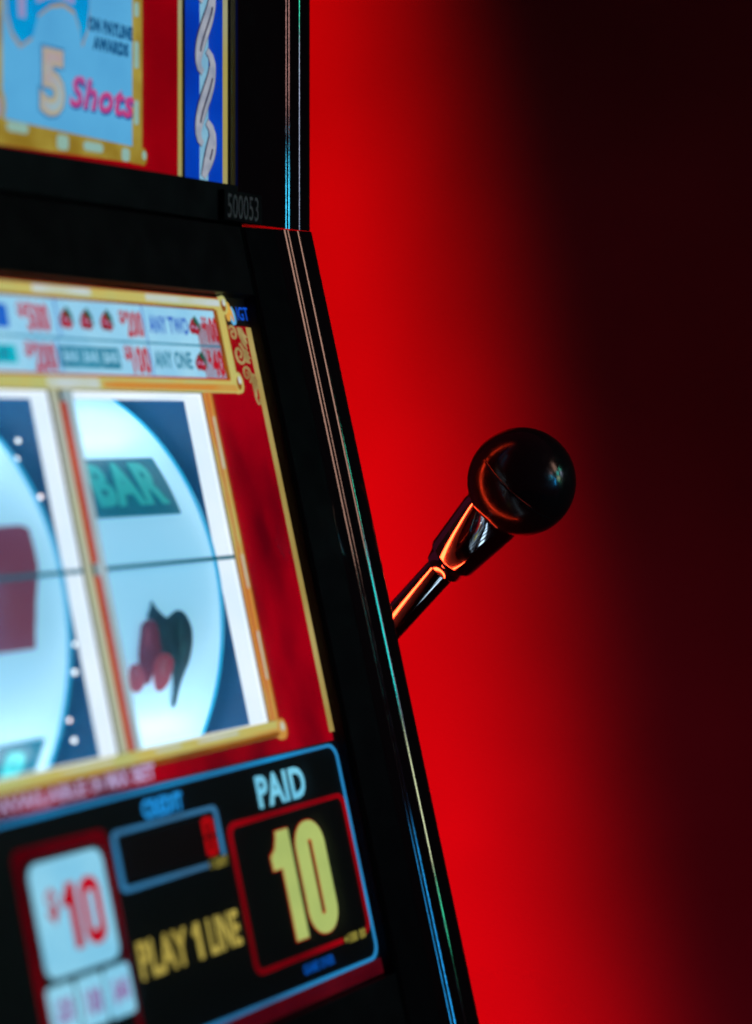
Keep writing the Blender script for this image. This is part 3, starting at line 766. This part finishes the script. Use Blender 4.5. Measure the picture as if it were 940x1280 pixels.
# middle reel: a plum seven and a bar plate below it; outer reel: two plates
curved([(-0.2150, 25.5), (-0.1680, 25.5), (-0.1640, 24.8), (-0.1650, 17), (-0.1700, 10), (-0.1722, 4), (-0.1722, 1.0), (-0.1960, 1.0), (-0.1950, 8), (-0.1900, 16), (-0.2120, 17), (-0.2150, 15)], 0.0010, 'seven', M['sym_plum'], reels[1], 3)
bar_symbol(reels[1], -0.2180, -0.1605, -31.0, -17.6)
bar_symbol(reels[2], -0.3230, -0.2660, 4.0, 18.0)

# --- top box
ZB = 0.0872
tp_prof = [(0.0022, -0.02), (0.0022, 0.0020), (0.0027, 0.0026), (0.018, 0.0040)]
tp_prof += [(0.0352, 0.0056)] + facet(0.0353, 0.0008, 0.0056, 27.0, 2.0) + [(0.0364, 0.0057)]
tp_prof += [(0.0374, 0.0058)] + facet(0.0375, 0.0010, 0.0058, 26.5, 2.0) + [(0.0388, 0.0059)]
tp_prof += [(0.0450, 0.0066)] + facet(0.0451, 0.0009, 0.0066, 14.5, 2.0) + [(0.0463, 0.0070)]
tp_prof += [(0.0520, 0.0077)] + arc(0.0522, 0.0047, 0.0030, 84, 0, 10) + [(0.0552, -0.02)]
part(extrude(tp_prof, T, ZB, 0.62, 'top_box_stile', M['trim'], None, 3))
part(extrude(tp_prof, T, ZB, 0.62, 'top_box_stile', M['trim'], None, 3, mirror=True))
part(MB().box(T, UL - 0.002, 0.002, ZB, 0.1034, -0.02, 0.0022).build('top_box_rail', M['satin']))
part(MB().box(T, UL - 0.002, 0.002, 0.56, 0.62, -0.02, 0.0022).build('top_box_rail', M['satin']))
part(obj('top_box_body', *slab(XL + 0.0005, XE - 0.0005, YT + 0.0205, 0.98, CAM_Z + ZB + 0.0004, CAM_Z + 0.62), M['black']))
tg = part(MB().box(T, UL - 0.0015, 0.0015, 0.1036, 0.5598, -0.004, -0.0026).build('top_glass', M['panel_black']))
k1, k2, k3, k4, k5, k6 = -0.0026, -0.0023, -0.0020, -0.0017, -0.0014, -0.0011
def tb(a0, a1, b0, b1, mat, nm, hh0=k1, hh1=k2):
    return MB().box(T, a0, a1, b0, b1, hh0, hh1).build(nm, M[mat], tg)
ZT = 0.556
tb(UL + 0.036, -0.0372, 0.1040, ZT, 't_red', 'red_field')
tb(-0.0366, -0.0340, 0.1040, ZT, 't_goldline', 'gold_line')
tb(-0.0312, -0.0032, 0.1040, ZT, 't_blue', 'blue_field')
tb(-0.0026, 0.0008, 0.1040, ZT, 't_goldline', 'gold_line')
# the award card with its gold frame
tb(-0.1535, -0.0680, 0.1116, 0.300, 't_pale', 'award_card', k2, k3)
MB().poly(T, [(-0.1560, 0.1046), (-0.0640, 0.1066), (-0.0640, 0.1128), (-0.1560, 0.1146)], k2, k4).build('card_frame', M['t_gold'], tg)
tb(-0.0700, -0.0634, 0.1062, 0.300, 't_gold', 'card_frame', k2, k4)
tb(-0.1580, -0.1532, 0.1062, 0.300, 't_gold', 'card_frame', k2, k4)
for a0, a1, b0, b1 in ((-0.1505, -0.1380, 0.1102, 0.1140), (-0.1200, -0.1130, 0.1066, 0.1124), (-0.1030, -0.0905, 0.1080, 0.1116), (-0.0776, -0.0726, 0.1064, 0.1116)):
    MB().poly(T, rrect(a0, a1, b0, b1, 0.0016), k4, k5).build('frame_glint', M['t_glint'], tg)
for b0, b1 in ((0.1220, 0.1320), (0.1450, 0.1560), (0.1660, 0.1720)):
    MB().poly(T, rrect(-0.0690, -0.0664, b0, b1, 0.0010), k4, k5).build('frame_glint', M['t_glint'], tg)
MB().poly(T, ellipse(-0.0632, 0.1094, 0.0026, 0.0036), k4, k5).build('frame_knob', M['t_gold'], tg)
MB().poly(T, ellipse(-0.0626, 0.1100, 0.0013, 0.0018), k5, k6).build('frame_knob', M['t_glint'], tg)
MB().poly(T, ellipse(-0.1566, 0.1190, 0.0050, 0.0075), k4, k5).build('frame_knob', M['t_gold'], tg)
MB().poly(T, ellipse(-0.1572, 0.1186, 0.0026, 0.0045), k5, k6).build('frame_knob', M['t_lilac'], tg)
# ribbon banner over the big number
rib = [(-0.1535, 0.2000), (-0.0990, 0.2000), (-0.0996, 0.1640), (-0.1010, 0.1560), (-0.1042, 0.1500), (-0.1056, 0.1560), (-0.1090, 0.1620), (-0.1160, 0.1640), (-0.1240, 0.1620), (-0.1318, 0.1570), (-0.1352, 0.1480), (-0.1420, 0.1440), (-0.1470, 0.1480), (-0.1500, 0.1540), (-0.1512, 0.1640)]
MB().poly(T, [(a + (0.0006 if a > -0.12 else -0.0004), b - 0.0016) for a, b in rib], k3, k4).build('ribbon', M['t_brown'], tg)
MB().poly(T, rib, k4, k5).build('ribbon', M['t_ribbon'], tg)
MB().poly(T, [(-0.1450, 0.2000), (-0.1082, 0.2000), (-0.1085, 0.1740), (-0.1100, 0.1640), (-0.1180, 0.1652), (-0.1260, 0.1640), (-0.1330, 0.1610), (-0.1330, 0.1700), (-0.1400, 0.1690), (-0.1400, 0.1540), (-0.1440, 0.1540), (-0.1452, 0.1700)], k5, k6).build('ribbon_face', M['t_lilac'], tg)
text('ON PAYLINE', T, -0.0998, -0.0700, 0.1556, 0.1614, k4, M['t_txt'], tg, 0.07)
text('AWARDS', T, -0.0968, -0.0730, 0.1486, 0.1542, k4, M['t_txt'], tg, 0.07)
text('5', T, -0.1318, -0.1142, 0.1176, 0.1462, k4, M['t_five_edge'], tg, 0.09)
text('5', T, -0.1308, -0.1152, 0.1188, 0.1450, k5, M['t_five'], tg, 0.06)
text('5', T, -0.1290, -0.1170, 0.1206, 0.1430, k6, M['t_five2'], tg, 0.0)
text('Shots', T, -0.1118, -0.0686, 0.1232, 0.1356, k4, M['t_shots_sh'], tg, 0.035, shear=0.25)
text('Shots', T, -0.1124, -0.0694, 0.1242, 0.1368, k5, M['t_shots'], tg, 0.025, shear=0.25)
# twisted rope on the blue field: straight core and a ribbon winding round it
UC, PITCH = -0.0172, 0.0305
rope = MB().box(T, UC - 0.0036, UC + 0.0026, 0.1040, ZT, k2, k3).build('rope_core', M['t_core'], tg)
redge, rface, rline = MB(), MB(), MB()
for i in range(-1, 15):
    zc = 0.1235 + i * PITCH
    if zc > ZT - 0.03: break
    path = []
    for j in range(21):
        t = j / 20
        ph = -math.pi / 2 + t * math.pi
        path.append((UC + 0.0054 * math.sin(ph), zc + PITCH * 1.02 * t))
    path = [(UC - 0.0022, zc - 0.0040), (UC - 0.0044, zc - 0.0026)] + path + [(UC + 0.0040, zc + PITCH * 1.02 + 0.0030), (UC + 0.0012, zc + PITCH * 1.02 + 0.0052)]
    path = [q for q in path if q[1] > 0.1042]
    if len(path) < 4: continue
    tpr = lambda t: 0.55 + 0.75 * math.sin(math.pi * min(1, max(0, t)))
    redge.stroke(T, path, 0.0060, k3, k4, tpr); rface.stroke(T, path, 0.0050, k4, k5, tpr)
    rline.stroke(T, [(a + 0.0004, b) for a, b in path[5:-6]], 0.0007, k5, k6)
redge.build('rope_outline', M['t_rope_edge'], tg); rface.build('rope_twist', M['t_rope'], tg); rline.build('rope_crease', M['t_rope_edge'], tg)
part(MB().box(T, UL - 0.0018, 0.0018, 0.1036, 0.5598, -0.0008, 0.0006).build('glass_pane', M['glass']))
tag = part(MB().box(T, -0.0126, 0.0172, 0.0876, 0.1004, 0.0023, 0.0050).build('serial_plate', M['satin']))
text('500053', T, -0.0104, 0.0140, 0.0886, 0.0990, 0.0052, M['serial'], tag, 0.0, name='serial_number')

# --- pull lever on the right side
BALL = Vector((0.9287, 0.4504, CAM_Z - 0.0265)); BR = 0.0250
AX = Vector((0, math.sin(math.radians(45)), -math.cos(math.radians(45))))       # from the knob down the rod
piv = BALL + AX * 0.235
lever = part(lathe([(0.050, 0.0072), (0.235, 0.0072)], BALL, AX, 'lever', M['chrome'], None, 48))
lathe([(0.0195, 0.0143), (0.0235, 0.0146), (0.0505, 0.0119), (0.0516, 0.0114), (0.0522, 0.0108), (0.0560, 0.0093), (0.0580, 0.0089), (0.0588, 0.0080)], BALL, AX, 'ferrule', M['chrome'], lever, 64, 28)
kp = []
ds = sorted(set([round(-BR * math.cos(math.pi * i / 72), 6) for i in range(73)] + [-0.0015 + k * 0.0001 for k in range(-9, 10)]))
for d in ds:
    r = math.sqrt(max(BR * BR - d * d, 0.0))
    g_ = 0.0002 * max(0.0, 1 - ((d + 0.0015) / 0.0006) ** 2)
    kp.append((d, max(r - g_, 0.0001)))
lathe(kp, BALL, AX, 'knob', M['knob'], lever, 96, 60)
lathe([(-0.006, 0.030), (0.038, 0.030), (0.042, 0.026), (0.0425, 0.0)][0:3], (XE, piv.y, piv.z), (1, 0, 0), 'pivot_hub', M['chrome'], lever, 48)
lathe([(0.042, 0.012), (0.070, 0.012), (0.072, 0.010)], (XE, piv.y, piv.z), (1, 0, 0), 'pivot_hub', M['chrome'], lever, 32)

# --- make parent transforms consistent: parts carry world-space meshes, sub-parts follow their part
bpy.context.view_layer.update()
